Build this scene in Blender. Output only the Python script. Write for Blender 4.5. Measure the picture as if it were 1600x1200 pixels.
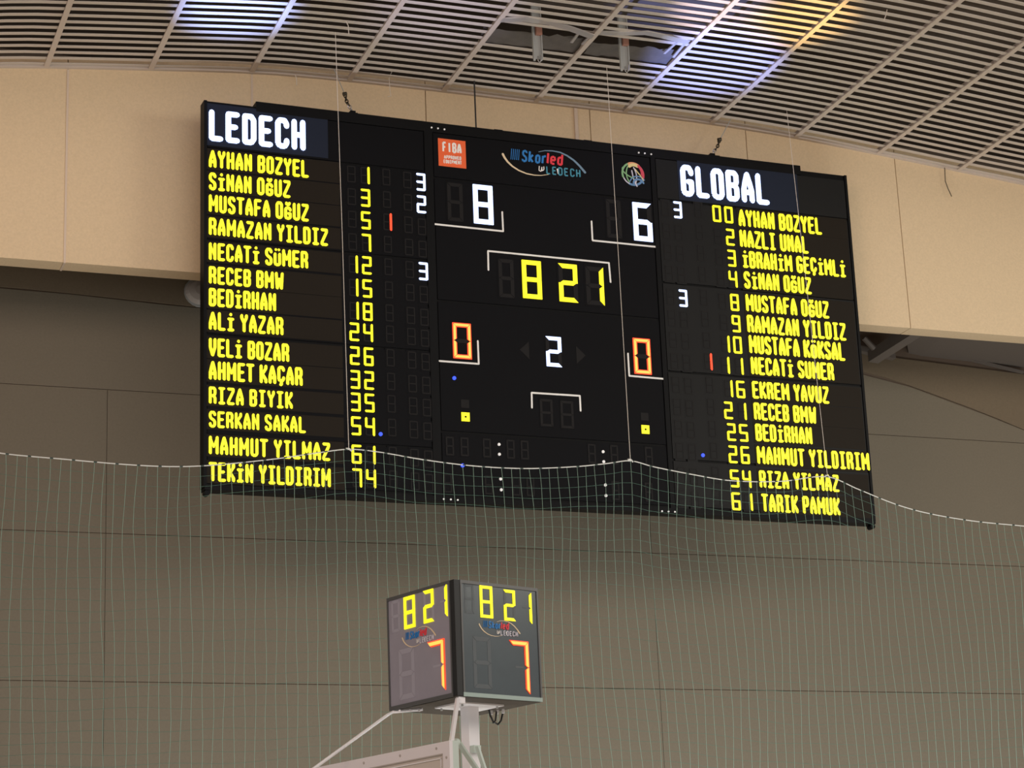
import bpy, bmesh, math, random
from mathutils import Vector, Matrix
random.seed(7)
scn = bpy.context.scene
for o in list(bpy.data.objects): bpy.data.objects.remove(o)
COL = scn.collection

# ---------------------------------------------------------------- camera
F = 3418.8; YAW = 0.36060; PIT = 0.28445; ROL = -0.042208
fw = Vector((math.sin(YAW)*math.cos(PIT), math.cos(YAW)*math.cos(PIT), math.sin(PIT)))
r0 = Vector((math.cos(YAW), -math.sin(YAW), 0)); u0 = r0.cross(fw)
cr = r0*math.cos(ROL)+u0*math.sin(ROL); cu = -r0*math.sin(ROL)+u0*math.cos(ROL)
CAM = Vector((0, 0, 1.7))
cam = bpy.data.objects.new('camera', bpy.data.cameras.new('camera'))
cam.data.sensor_fit = 'HORIZONTAL'; cam.data.sensor_width = 36; cam.data.lens = 36*F/1600
cam.data.clip_end = 200
m = Matrix((cr, cu, -fw)).transposed().to_4x4(); m.translation = CAM
cam.matrix_world = m; COL.objects.link(cam); scn.camera = cam

def ray(x, y): return cr*((x-800)/F) - cu*((y-600)/F) + fw
def onY(x, y, Y): d = ray(x, y); return CAM + d*(Y/d.y)
def onZ(x, y, Z): d = ray(x, y); return CAM + d*((Z-CAM.z)/d.z)

# ---------------------------------------------------------------- world, lights, exposure
scn.view_settings.view_transform = 'Standard'; scn.view_settings.look = 'None'
scn.view_settings.gamma = 1; scn.view_settings.use_curve_mapping = False
scn.view_settings.exposure = 0.0
w = bpy.data.worlds.new('hall_air'); scn.world = w; w.use_nodes = True
w.node_tree.nodes['Background'].inputs[0].default_value = (1.0, .965, .93, 1)
w.node_tree.nodes['Background'].inputs[1].default_value = 0.61
def area(name, loc, target, size, power, color):
    l = bpy.data.lights.new(name, 'AREA'); l.shape = 'RECTANGLE'; l.size, l.size_y = size
    l.energy = power; l.color = color
    o = bpy.data.objects.new(name, l); COL.objects.link(o); o.location = loc
    o.rotation_euler = (Vector(target)-Vector(loc)).to_track_quat('-Z', 'Y').to_euler(); return o
def spot(name, loc, target, angle, power, color, blend=.6, radius=.05):
    l = bpy.data.lights.new(name, 'SPOT'); l.spot_size = math.radians(angle); l.spot_blend = blend
    l.energy = power; l.color = color; l.shadow_soft_size = radius
    o = bpy.data.objects.new(name, l); COL.objects.link(o); o.location = loc
    o.rotation_euler = (Vector(target)-Vector(loc)).to_track_quat('-Z', 'Y').to_euler(); return o
area('hall_light_right', (21, 7.5, 11.0), (8, 21.5, 9.5), (4.5, 3.5), 560, (1.0, .93, .80))
area('hall_light_left', (-5, 6, 10.6), (4, 21.5, 10), (6, 4), 620, (1.0, .70, .55))
area('hall_light_court', (8, 4, 11.0), (9, 14, 0), (10, 7), 560, (1.0, .96, .92))
area('low_wall_fill', (10.5, 17.0, .5), (10.5, 23, 3.6), (14, .8), 640, (.92, .98, 1.0))  # low fill added to brighten the lower back wall, not a hall fixture
# coloured spots added to throw light patches on the ceiling grid
P = onZ(372, 8, 11.78);  spot('patch_spot_blue', (4.2, 15.5, 5), P, 10.5, 14000, (.28, .42, 1.0), .9)
P = onZ(1118, 95, 11.78); spot('patch_spot_blue', (8.6, 14.5, 4.5), P, 11.0, 14000, (.26, .36, 1.0), .8)
P = onZ(1130, 18, 11.78); spot('patch_spot_white', (8.6, 14.0, 4.5), P, 8.5, 6500, (.95, .78, 1.0), .9)
P = onZ(1255, 32, 11.78); spot('patch_spot_amber', (11, 13.5, 4.5), P, 8.5, 8000, (1.0, .62, .18), .9)
P = onZ(700, 10, 11.78); spot('patch_spot_violet', (6.5, 14.0, 4.5), P, 13, 2200, (.62, .62, 1.0), 1)

# ---------------------------------------------------------------- materials
def mat(name, col, rough=.6, metal=0, spec=.5, noise=None, bump=None, nscale=30, emis=None, estr=0):
    M = bpy.data.materials.new(name); M.use_nodes = True; nt = M.node_tree; b = nt.nodes['Principled BSDF']
    b.inputs['Base Color'].default_value = (*col, 1); b.inputs['Roughness'].default_value = rough
    b.inputs['Metallic'].default_value = metal; b.inputs['Specular IOR Level'].default_value = spec
    if noise or bump:
        tc = nt.nodes.new('ShaderNodeTexCoord'); n = nt.nodes.new('ShaderNodeTexNoise')
        n.inputs['Scale'].default_value = nscale; n.inputs['Detail'].default_value = 4
        nt.links.new(tc.outputs['Object'], n.inputs['Vector'])
        if noise:
            mx = nt.nodes.new('ShaderNodeMix'); mx.data_type = 'RGBA'
            mx.inputs['A'].default_value = (*[c*(1-noise) for c in col], 1)
            mx.inputs['B'].default_value = (*[min(1, c*(1+noise)) for c in col], 1)
            nt.links.new(n.outputs['Fac'], mx.inputs['Factor']); nt.links.new(mx.outputs['Result'], b.inputs['Base Color'])
        if bump:
            bp_ = nt.nodes.new('ShaderNodeBump'); bp_.inputs['Strength'].default_value = bump
            bp_.inputs['Distance'].default_value = .01
            nt.links.new(n.outputs['Fac'], bp_.inputs['Height']); nt.links.new(bp_.outputs['Normal'], b.inputs['Normal'])
    if emis:
        b.inputs['Emission Color'].default_value = (*emis, 1); b.inputs['Emission Strength'].default_value = estr
    return M
M = dict(
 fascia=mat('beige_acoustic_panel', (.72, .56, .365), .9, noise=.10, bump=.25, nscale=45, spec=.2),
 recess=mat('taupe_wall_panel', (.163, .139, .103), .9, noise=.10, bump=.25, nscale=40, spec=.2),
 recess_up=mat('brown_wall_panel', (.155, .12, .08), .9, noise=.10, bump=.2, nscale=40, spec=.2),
 seam=mat('dark_joint', (.10, .075, .05), .9), joint=mat('brown_joint', (.12, .085, .06), .9), light_trim=mat('beige_trim', (.66, .53, .42), .6),
 void=mat('dark_roof_void', (.10, .078, .06), .95, spec=.1), steel=mat('dull_roof_steel', (.13, .11, .095), .6),
 slat=mat('painted_metal_slat', (.54, .475, .42), .45, spec=.4), tee=mat('painted_metal_tee', (.56, .48, .42), .45, spec=.4),
 bent=mat('bare_aluminium', (.7, .66, .64), .35, metal=.6), sheet=mat('grey_membrane', (.11, .095, .085), .8, noise=.3, nscale=9),
 galv=mat('galvanised_bracket', (.42, .43, .42), .5, metal=.2), rust=mat('rusty_clamp', (.35, .17, .12), .8),
 floor=mat('varnished_court_floor', (.50, .38, .25), .45, noise=.15, nscale=4),
 frame=mat('black_cabinet_metal', (.004, .004, .0045), .5, spec=.12),
 face=mat('black_display_face', (.005, .005, .006), .55, spec=.08),
 face_w=mat('charcoal_display_face', (.0105, .0105, .0105), .5, spec=.15),
 matrix=mat('led_matrix_panel', (.017, .013, .009), .55, spec=.1),
 matrix_b=mat('led_matrix_panel_blue_glow', (.015, .020, .036), .5, spec=.12),  # blue base colour carries the glow of the white header letters
 unlit=mat('unlit_led_segment', (.013, .012, .012), .6, spec=.14), unlit3=mat('unlit_segment_sheen', (.33, .315, .37), .5), unlit2=mat('unlit_led_segment_pale', (.085, .10, .11), .5),  # left clock segments lightened along with the sheen painted into their cover
 yel=mat('yellow_led', (.3, .3, .02), .5, emis=(1.0, .90, .015), estr=1.25),
 yel2=mat('yellow_led_clock', (.3, .3, .02), .5, emis=(1.0, .86, .01), estr=1.25),
 white=mat('cool_white_led', (.5, .5, .5), .5, emis=(.42, .56, 1.0), estr=2.4),
 red=mat('red_led', (.4, .03, .02), .5, emis=(1.0, .06, .015), estr=1.5),
 redc=mat('red_led_clipped_core', (.4, .1, .02), .5, emis=(1.0, .42, .07), estr=1.7),  # orange core painted in for the overexposed centre of the red segments
 blue=mat('blue_indicator', (.02, .03, .3), .5, emis=(.04, .10, 1.0), estr=1.2),
 line=mat('white_marking_strip', (.85, .83, .79), .5), bolt=mat('white_bolt_cap', (.95, .95, .95), .4),
 orange=mat('orange_sticker', (.86, .13, .03), .5), stick_w=mat('white_print', (.9, .85, .8), .5),
 lblue=mat('blue_print', (.02, .20, .55), .5), lred=mat('red_print', (.80, .04, .06), .5), lteal=mat('teal_print', (.05, .26, .36), .5),
 lgold=mat('cream_print', (.75, .6, .40), .5), lgrey=mat('grey_blue_print', (.16, .26, .36), .5),
 eg=mat('green_print', (.22, .42, .20), .5), ey=mat('yellow_print', (.75, .62, .28), .5), eo=mat('orange_print', (.8, .35, .18), .5),
 er=mat('crimson_print', (.62, .06, .10), .5), eb=mat('navy_print', (.12, .25, .45), .5), ew=mat('pale_print', (.6, .58, .66), .5),
 sc_l=mat('smoked_cover_sheen', (.29, .275, .325), .25, spec=.6, noise=.12, nscale=6),  # pale base colour has the hall's reflection on the left face put in
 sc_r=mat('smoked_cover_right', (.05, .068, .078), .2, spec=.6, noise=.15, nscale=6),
 sc_fr=mat('dark_anodised_frame', (.10, .10, .10), .4, metal=.3), sc_edge=mat('grey_green_edge', (.32, .40, .37), .4, metal=.2),
 sc_bot=mat('dark_brown_casing', (.055, .045, .036), .6), blk=mat('black_rubber', (.006, .006, .006), .5),
 mast=mat('white_painted_steel', (.80, .78, .80), .35), mast2=mat('white_backboard_frame', (.74, .70, .72), .4),
 greenish=mat('pale_green_edge', (.52, .60, .55), .4), pad=mat('backboard_sheet', (.58, .52, .47), .25),
 net=mat('green_net_cord', (.25, .38, .31), .7), net_d=mat('dark_green_net_cord', (.07, .15, .11), .7),
 rope=mat('pale_net_rope', (.62, .62, .58), .7), rope_d=mat('dark_net_rope', (.04, .06, .05), .7),
 wire=mat('pale_wire', (.75, .68, .6), .5), dwire=mat('dark_wire', (.02, .02, .02), .5),
 chain=mat('dark_chain_steel', (.06, .05, .035), .4, metal=.7), chrome=mat('bright_steel', (.8, .8, .8), .2, metal=.9),
 lamp=mat('pale_grey_cover', (.42, .38, .35), .6),
)

# ---------------------------------------------------------------- helpers
class MB:
    """collects simple shapes, then links them as one mesh object"""
    def __init__(s): s.v = []; s.f = []
    def poly(s, pts): n = len(s.v); s.v += [tuple(p) for p in pts]; s.f.append(tuple(range(n, n+len(pts)))); return s
    def prism(s, bottom, top):
        n = len(s.v); k = len(bottom); s.v += [tuple(p) for p in bottom]+[tuple(p) for p in top]
        s.f.append(tuple(range(n+k-1, n-1, -1))); s.f.append(tuple(range(n+k, n+2*k)))
        for i in range(k): j = (i+1) % k; s.f.append((n+i, n+j, n+k+j, n+k+i))
        return s
    def obox(s, o, a, b, c):
        o, a, b, c = Vector(o), Vector(a), Vector(b), Vector(c)
        return s.prism([o, o+a, o+a+b, o+b], [o+c, o+a+c, o+a+b+c, o+b+c])
    def box(s, lo, hi):
        return s.obox(lo, (hi[0]-lo[0], 0, 0), (0, hi[1]-lo[1], 0), (0, 0, hi[2]-lo[2]))
    def tube(s, pts, r, n=6, closed=False):
        pts = [Vector(p) for p in pts]; N = len(pts); rings = []; base = len(s.v)
        up = None
        for i, p in enumerate(pts):
            if closed: d = pts[(i+1) % N]-pts[i-1]
            else: d = pts[min(i+1, N-1)]-pts[max(i-1, 0)]
            d.normalize()
            if up is None: up = Vector((0, 0, 1)) if abs(d.z) < .9 else Vector((1, 0, 0))
            a = d.cross(up).normalized(); b = a.cross(d)
            for k in range(n):
                t = 2*math.pi*k/n; s.v.append(tuple(p+a*(r*math.cos(t))+b*(r*math.sin(t))))
        for i in range(N if closed else N-1):
            for k in range(n):
                A = base+i*n; B = base+((i+1) % N)*n; k2 = (k+1) % n
                s.f.append((A+k, A+k2, B+k2, B+k))
        if not closed:
            s.f.append(tuple(base+k for k in range(n-1, -1, -1))); s.f.append(tuple(base+(N-1)*n+k for k in range(n)))
        return s
    def disc(s, c, nrm, r, depth, n=16):
        c = Vector(c); nrm = Vector(nrm).normalized(); a = nrm.orthogonal().normalized(); b = nrm.cross(a)
        ring = [c+a*(r*math.cos(2*math.pi*k/n))+b*(r*math.sin(2*math.pi*k/n)) for k in range(n)]
        return s.prism(ring, [p+nrm*depth for p in ring])
    def build(s, name, m, parent=None, **kw):
        off = Vector(parent_world(parent)) if parent else Vector((0, 0, 0))
        me = bpy.data.meshes.new(name)
        me.from_pydata([tuple(Vector(v)-off) for v in s.v], [], s.f)
        bm = bmesh.new(); bm.from_mesh(me); bmesh.ops.recalc_face_normals(bm, faces=bm.faces); bm.to_mesh(me); bm.free()
        me.materials.append(M[m] if isinstance(m, str) else m)
        if m == 'sheet':
            for pg in me.polygons: pg.use_smooth = True
        o = bpy.data.objects.new(name, me); COL.objects.link(o)
        if parent: o.parent = parent
        for k, v in kw.items(): o[k] = v
        return o
def parent_world(p):
    v = Vector((0, 0, 0))
    while p: v = v+p.location; p = p.parent
    return v
def tag(o, label=None, cat=None, group=None, kind=None):
    for k, v in (('label', label), ('category', cat), ('group', group), ('kind', kind)):
        if v: o[k] = v
    return o
def empty(name, loc): o = bpy.data.objects.new(name, None); o.empty_display_size = .2; COL.objects.link(o); o.location = loc; return o
def lerp_curve(pts, x):
    if x <= pts[0][0]: return pts[0][1]+(x-pts[0][0])*(pts[1][1]-pts[0][1])/(pts[1][0]-pts[0][0])
    for i in range(len(pts)-1):
        if x <= pts[i+1][0] or i == len(pts)-2:
            (x0, z0), (x1, z1) = pts[i], pts[i+1]; t = (x-x0)/(x1-x0)
            if x > x1: return z1+(x-x1)*(z1-z0)/(x1-x0)
            m0 = (z1-pts[i-1][1])/(x1-pts[i-1][0]) if i else (z1-z0)/(x1-x0)
            m1 = (pts[i+2][1]-z0)/(pts[i+2][0]-x0) if i < len(pts)-2 else (z1-z0)/(x1-x0)
            h = x1-x0; return (2*t**3-3*t*t+1)*z0+(t**3-2*t*t+t)*h*m0+(-2*t**3+3*t*t)*z1+(t**3-t*t)*h*m1

# ---------------------------------------------------------------- setting
ARCH = [(1.0, 11.28), (2.5, 11.53), (3.0, 11.585), (4.12, 11.69), (5.24, 11.785), (6.2, 11.812), (7.45, 11.812), (8.54, 11.80), (9.65, 11.795), (10.74, 11.775), (11.82, 11.716), (12.92, 11.62), (14.05, 11.51), (15.0, 11.42), (17, 11.18)]
def arch(x): return lerp_curve(ARCH, x)
YF = 21.5; YW = 23.0
tag(MB().box((-9, -4, -.1), (27, 24.2, 0)).build('floor', 'floor'), kind='structure')

wu = tag(MB().box((-6.7, YF+.06, 9.44), (21.1, YF+.22, 11.0)).build('wall_fascia', 'seam'), kind='structure')
x0 = 3.235-1.99*5; k = 0
while x0 < 20.5:
    a = x0+.005; b = x0+1.985; n = 6; z0 = 9.425
    xs = [a+(b-a)*i/n for i in range(n+1)]
    fr = [(a, YF, z0), (b, YF, z0)]+[(x, YF, arch(x)+.12) for x in reversed(xs)]
    bk = [(p[0], YF+.25, p[2]) for p in fr]
    MB().prism(fr, bk).build('panel', 'fascia', wu)
    if k in (5, 6):
        MB().box((x0-.011, YF-.006, z0-.004), (x0+.011, YF+.02, arch(x0)-.02)).box((x0-.011, YF, z0-.008), (x0+.011, YF+.25, z0+.01)).build('joint_strip', 'light_trim', wu)
    x0 += 1.99; k += 1

SEAM = [(-7, 9.55), (2.77, 9.62), (4.98, 9.55), (9, 9.50), (12, 9.44), (13.42, 9.32), (14.5, 9.05), (15.62, 8.70), (18, 7.8), (24, 5.5)]
def seamz(x): return lerp_curve(SEAM, x)
wb = tag(MB().box((-9, YW+.012, 0), (26, YW+.2, 10.9)).build('wall_back', 'joint'), kind='structure')
xe = [-9, -2.43, 3.95, 10.33, 16.71, 23.1]
ze = [0.01, .53, 2.13, 3.73, 5.33, 6.925, 8.53]
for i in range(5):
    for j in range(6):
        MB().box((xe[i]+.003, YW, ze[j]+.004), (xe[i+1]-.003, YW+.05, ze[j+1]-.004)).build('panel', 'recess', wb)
def strip(xa, xb, zlo, zhi, y, th, n=24):
    xs = [xa+(xb-xa)*i/n for i in range(n+1)]
    fr = [(x, y, zlo(x)) for x in xs]+[(x, y, zhi(x)) for x in reversed(xs)]
    return MB().prism(fr, [(p[0], y+th, p[2]) for p in fr])
XR = 16.1
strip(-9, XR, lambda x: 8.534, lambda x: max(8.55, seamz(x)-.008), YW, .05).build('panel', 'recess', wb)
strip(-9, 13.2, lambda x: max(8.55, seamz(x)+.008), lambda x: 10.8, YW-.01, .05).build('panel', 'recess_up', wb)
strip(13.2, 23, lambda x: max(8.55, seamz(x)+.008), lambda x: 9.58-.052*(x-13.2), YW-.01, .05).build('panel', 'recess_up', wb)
# soffit and roof steel over the recess
so = tag(MB().prism([(-9, YF+.24, 10.9), (13.0, YF+.24, 10.9), (13.0, YW+.04, 10.9), (-9, YW+.04, 10.9)],
    [(-9, YF+.24, 11.0), (13.0, YF+.24, 11.0), (13.0, YW+.04, 11.0), (-9, YW+.04, 11.0)]).build('soffit', 'void'), kind='structure')
so2 = tag(MB().prism([(13.98, 21.76, 9.62), (22, 21.76, 9.30), (22, YW+.4, 9.32), (14.3, YW+.4, 9.60), (13.78, 22.6, 9.66)],
    [(13.98, 21.76, 9.72), (22, 21.76, 9.40), (22, YW+.4, 9.42), (14.3, YW+.4, 9.70), (13.78, 22.6, 9.76)]).build('soffit', 'steel'), kind='structure')
a = onY(1372, 568, 22.75); b = onY(1448, 520, 21.9)
d = (b-a); n_ = Vector((d.y, -d.x, 0)).normalized()*.16
MB().prism([a, b, b+n_, a+n_], [p+Vector((0, 0, .14)) for p in (a, b, b+n_, a+n_)]).build('beam', 'steel', so2)
a = onY(1346, 548, 22.9); b = onY(1400, 560, 22.8)
MB().obox(a, b-a, (0, .1, 0), (0, 0, .07)).build('beam', 'steel', so2)
a = onY(1350, 528, 22.3); b = onY(1366, 545, 22.3)
MB().tube([a, b], .035).build('brace', 'steel', so2)
a = onY(1458, 548, 22.95); b = onY(1600, 583, 22.95)
MB().obox(a, b-a, (0, .05, 0), (0, 0, .03)).build('flange', 'steel', so2)
tag(MB().box((-9, -4, 13.2), (26, 26, 13.3)).build('roof', 'void'), kind='structure')
tag(MB().box((-9, 24.6, 8), (26, 24.7, 13.2)).build('wall_roof_void', 'void'), kind='structure')

# ceiling grid
ce = tag(empty('ceiling', (0, 0, 0)), kind='structure')
XT = [3.005+1.1045*i for i in range(-3, 16)]
SP = .1492
def tee(x):
    z = arch(x); return MB().box((x-.028, 14.5, z-.012), (x+.028, YF-.005, z+.003)).box((x-.006, 14.5, z), (x+.006, YF-.005, z+.06))
for x in XT: tee(x).build('cross_tee', 'tee', ce)
nvis = 0; rest = MB()
def slat_geo(xa, xb, dy=0, dz=0, n=4, mb=None):
    mb = mb or MB(); pro = [(-.029, .002), (-.024, 0), (.024, 0), (.029, .002), (.029, .008), (.026, .008), (-.026, .008), (-.029, .008)]
    base = len(mb.v)
    for i in range(n+1):
        x = xa+(xb-xa)*i/n
        for (py, pz) in pro: mb.v.append((x, dy+py, arch(x)+.004+pz+dz))
    for i in range(n):
        for k in range(8): k2 = (k+1) % 8; mb.f.append((base+i*8+k, base+i*8+k2, base+(i+1)*8+k2, base+(i+1)*8+k))
    return mb
protos = {}
def inview(p):
    d = Vector(p)-CAM; z = d.dot(fw); x = 800+F*d.dot(cr)/z; y = 600-F*d.dot(cu)/z
    return -8 < x < 1608 and y > -8
for i in range(len(XT)-1):
    xa, xb = XT[i]+.004, XT[i+1]-.004
    for j in range(46):
        y = 21.425-SP*j
        if y < 14.6: break
        hole = (xa > 7.4 and xb < 9.7) and 19.66 < y < 20.12
        if hole: continue
        vis = inview((xa, y, arch(xa))) or inview((xb, y, arch(xb))) or inview(((xa+xb)/2, y, arch(xa)))
        if vis and nvis < 298:
            nvis += 1
            jy, jz = random.uniform(-.004, .004), random.uniform(0, .004)
            if i not in protos:
                protos[i] = slat_geo(xa, xb).build('slat', 'slat', ce); o = protos[i]
            else:
                o = protos[i].copy(); COL.objects.link(o)
            o.location = (0, y+jy, jz)
        else: slat_geo(xa, xb, y, 0, 2, rest)
rest.build('slat_field', 'slat', ce, kind='stuff')
xs = [-.5+.5*i for i in range(38)]
mb = MB()
for i in range(len(xs)-1):
    a, b = xs[i], xs[i+1]
    mb.prism([(a, YF-.045, arch(a)-.012), (b, YF-.045, arch(b)-.012), (b, YF, arch(b)-.012), (a, YF, arch(a)-.012)],
             [(a, YF-.045, arch(a)+.02), (b, YF-.045, arch(b)+.02), (b, YF, arch(b)+.02), (a, YF, arch(a)+.02)])
tag(mb.build('trim_1', 'tee'), kind='structure')
# bent slats and torn membrane round the two openings
def bent(pts, w=.06):
    mb = MB(); n = len(pts)
    base = 0
    for i, p in enumerate(pts):
        p = Vector(p)
        for q in ((0, -w/2, 0), (0, w/2, 0), (0, w/2, .012), (0, -w/2, .012)): mb.v.append(tuple(p+Vector(q)))
    for i in range(n-1):
        for k in range(4): k2 = (k+1) % 4; mb.f.append((i*4+k, i*4+k2, i*4+4+k2, i*4+4+k))
    return mb
def cz(px, py, dz=0): return onZ(px, py, 11.8+dz)
bent([cz(783, 32), cz(820, 31), cz(860, 36, .02), cz(890, 45, .0), cz(926, 58, -.03)], .10).build('bent_slat', 'bent', ce)
bent([cz(938, 52), cz(975, 53), cz(1010, 52, -.02), cz(1035, 57, -.03), cz(1076, 67, 0)], .09).build('bent_slat', 'bent', ce)
for (p0, p1) in (((903, 51), (891, 67)), ((922, 55), (908, 70)), ((1056, 66), (1036, 84)), ((1068, 68), (1050, 90))):
    a = cz(*p0, .0); b = cz(*p1, .0); MB().obox(a, b-a, (.03, 0, 0), (0, 0, .015)).build('bent_tab', 'bent', ce)
def sheetmesh(p0, p1, p2, p3, seed):
    rnd = random.Random(seed); mb = MB(); A, B, C_, D = [Vector(p) for p in (p0, p1, p2, p3)]
    nx, ny = 14, 4
    for i in range(nx+1):
        for j in range(ny+1):
            s, t = i/nx, j/ny
            p = (A*(1-s)+B*s)*(1-t)+(D*(1-s)+C_*s)*t
            mb.v.append(tuple(p+Vector((0, rnd.uniform(-.02, .02), rnd.uniform(-.012, .012)))))
    for i in range(nx):
        for j in range(ny): a = i*(ny+1)+j; mb.f.append((a, a+ny+1, a+ny+2, a+1))
    return mb
sheetmesh(onZ(755, 44, 11.86), onZ(915, 60, 11.86), onZ(905, 84, 11.84), onZ(748, 66, 11.84), 1).build('torn_membrane', 'sheet', ce)
sheetmesh(onZ(925, 66, 11.86), onZ(1060, 78, 11.86), onZ(1050, 104, 11.84), onZ(912, 84, 11.84), 2).build('torn_membrane', 'sheet', ce)

# hanging brackets in the openings
for (px, py, px2, py2, lab) in ((849, 30, 840, 92, 'grey metal channel bracket hanging out of the left torn opening in the slatted ceiling'),
                         (976, 48, 976, 108, 'grey metal channel bracket hanging out of the right torn opening in the slatted ceiling')):
    bt = onY(px2, py2, 19.85); x = bt.x; z = bt.z; y = 19.85; W = .052
    br = tag(empty('ceiling_bracket', (x, y, z)), lab, 'bracket', 'brackets hanging from the torn ceiling')
    MB().box((x-W, y, z), (x+W, y+.008, z+.62)).box((x-W, y-.03, z), (x-W+.008, y, z+.62)).box((x+W-.008, y-.03, z), (x+W, y, z+.62)).build('channel', 'galv', br)
    MB().box((x-.016, y-.045, z+.27), (x+.05, y-.004, z+.42)).build('clamp', 'rust', br)
    MB().tube([(x+.0, y-.02, z+.02), (x-.01, y-.03, z-.03), (x+.01, y-.03, z-.055), (x+.03, y-.03, z-.02), (x+.032, y-.03, z+.04)], .007).build('hook', 'chrome', br)
    MB().box((x-.05, y-.02, z-.03), (x-.03, y, z)).box((x+.03, y-.02, z-.02), (x+.05, y, z)).build('torn_edge', 'galv', br)

# ---------------------------------------------------------------- a drawing surface: a flat face with its own u (right) and v (up) axes
class Face:
    def __init__(s, O, ex, ez, n): s.O, s.ex, s.ez, s.n = Vector(O), Vector(ex).normalized(), Vector(ez).normalized(), Vector(n).normalized()
    def uv(s, px, py):
        d = ray(px, py); t = (s.O-CAM).dot(s.n)/d.dot(s.n); q = CAM+d*t-s.O
        return q.dot(s.ex), q.dot(s.ez)
    def P(s, u, v, w=0): return s.O+s.ex*u+s.ez*v+s.n*w
    def slab(s, pts, w0, w1, mb=None):
        mb = mb or MB(); return mb.prism([s.P(u, v, w0) for u, v in pts], [s.P(u, v, w1) for u, v in pts])
    def rect(s, u0, v0, u1, v1, w0, w1, mb=None): return s.slab([(u0, v0), (u1, v0), (u1, v1), (u0, v1)], w0, w1, mb)
    def stroke(s, pts, th, w0, w1, mb=None, caps=6, th2=None):
        mb = mb or MB(); th2 = th2 or th; N = len(pts); eps = getattr(mb, 'lift', 0); mb.lift = eps+.00012*(N+1)
        def r(i): return (th+(th2-th)*i/max(1, N-1))/2
        for i in range(N-1):
            (x0, y0), (x1, y1) = pts[i], pts[i+1]; L = math.hypot(x1-x0, y1-y0) or 1
            nx, ny = -(y1-y0)/L, (x1-x0)/L; a, b = r(i), r(i+1)
            s.slab([(x0+nx*a, y0+ny*a), (x0-nx*a, y0-ny*a), (x1-nx*b, y1-ny*b), (x1+nx*b, y1+ny*b)], w0, w1+eps+i*.00012, mb)
        if caps:
            for i, (x, y) in enumerate(pts):
                mb.poly([s.P(x+r(i)*math.cos(2*math.pi*k/8), y+r(i)*math.sin(2*math.pi*k/8), w1+eps+i*.00012+.00006) for k in range(8)])
        return mb

# ---------------------------------------------------------------- pixel-display lettering, strokes on a 10 x 20 cell
G = {
'A': [[(2,2),(2,8),(3.3,13),(5,18),(6.7,13),(8,8),(8,2)],[(2,7),(8,7)]],
'B': [[(2,2),(2,18),(6.6,18),(8,16.5),(8,12.3),(6.6,10.4),(2,10.4)],[(6.6,10.4),(8,8.6),(8,3.6),(6.6,2),(2,2)]],
'C': [[(8,14.5),(8,16),(6.6,18),(3.4,18),(2,16.4),(2,3.6),(3.4,2),(6.6,2),(8,4),(8,5.5)]],
'D': [[(2,2),(2,18),(6.4,18),(8,15.8),(8,4.2),(6.4,2),(2,2)]],
'E': [[(8,18),(2,18),(2,2),(8,2)],[(2,10.2),(6.8,10.2)]],
'F': [[(8,18),(2,18),(2,2)],[(2,10.2),(6.8,10.2)]],
'G': [[(8,14.5),(8,16),(6.6,18),(3.4,18),(2,16.4),(2,3.6),(3.4,2),(6.6,2),(8,3.8),(8,9.4),(5.6,9.4)]],
'H': [[(2,2),(2,18)],[(8,2),(8,18)],[(2,10),(8,10)]],
'I': [[(5,2),(5,18)],[(2.4,18),(7.6,18)],[(2.4,2),(7.6,2)]],
'K': [[(2,2),(2,18)],[(8,18),(8,15.6),(3.6,10),(8,4.4),(8,2)],[(2,10),(3.6,10)]],
'L': [[(2,18),(2,2),(8,2)]],
'M': [[(2,2),(2,18)],[(2.4,17),(6,8),(9.6,17)],[(10,18),(10,2)]],
'N': [[(2,2),(2,18)],[(2.2,17),(7.8,4.5)],[(8,2),(8,18)]],
'O': [[(3.4,2),(6.6,2),(8,3.8),(8,16.2),(6.6,18),(3.4,18),(2,16.2),(2,3.8),(3.4,2)]],
'P': [[(2,2),(2,18),(6.6,18),(8,16.4),(8,11),(6.6,9),(2,9)]],
'Q': [[(3.4,2),(6.6,2),(8,3.8),(8,16.2),(6.6,18),(3.4,18),(2,16.2),(2,3.8),(3.4,2)],[(5.5,5),(8.5,1)]],
'R': [[(2,2),(2,18),(6.6,18),(8,16.2),(8,12.2),(6.8,9.6),(2,9.6)],[(6.4,9.6),(8,7),(8,2)]],
'S': [[(8,15),(8,16.2),(6.6,18),(3.4,18),(2,16.2),(2,13),(3,11.2),(7,8.8),(8,7),(8,3.8),(6.6,2),(3.4,2),(2,3.8),(2,5)]],
'T': [[(5,2),(5,18)],[(1.6,18),(8.4,18)]],
'U': [[(2,18),(2,3.8),(3.4,2),(6.6,2),(8,3.8),(8,18)]],
'V': [[(2,18),(2,10),(5,2),(8,10),(8,18)]],
'W': [[(2,18),(3.2,2),(6,12),(8.8,2),(10,18)]],
'Y': [[(2,18),(2,15.8),(5,10.4),(8,15.8),(8,18)],[(5,10.4),(5,2)]],
'Z': [[(2,18),(8,18),(8,15.6),(2,4.4),(2,2),(8,2)]],
}
def squash(gl, top, low=2): return [[(x, low+(y-2)*(top-low)/16) for x, y in l] for l in gl]
G['i'] = squash(G['I'], 13.2)+[[(5,17.6),(5,18.2)]]                       # dotted capital I
G['g'] = squash(G['G'], 13.2)+[[(3,18.4),(4,16.8),(6,16.8),(7,18.4)]]     # G with breve
G['u'] = squash(G['U'], 13.6)+[[(3,18.2),(3.01,18.2)],[(7,18.2),(7.01,18.2)]]
G['o'] = squash(G['O'], 13.6)+[[(3,18.2),(3.01,18.2)],[(7,18.2),(7.01,18.2)]]
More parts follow.
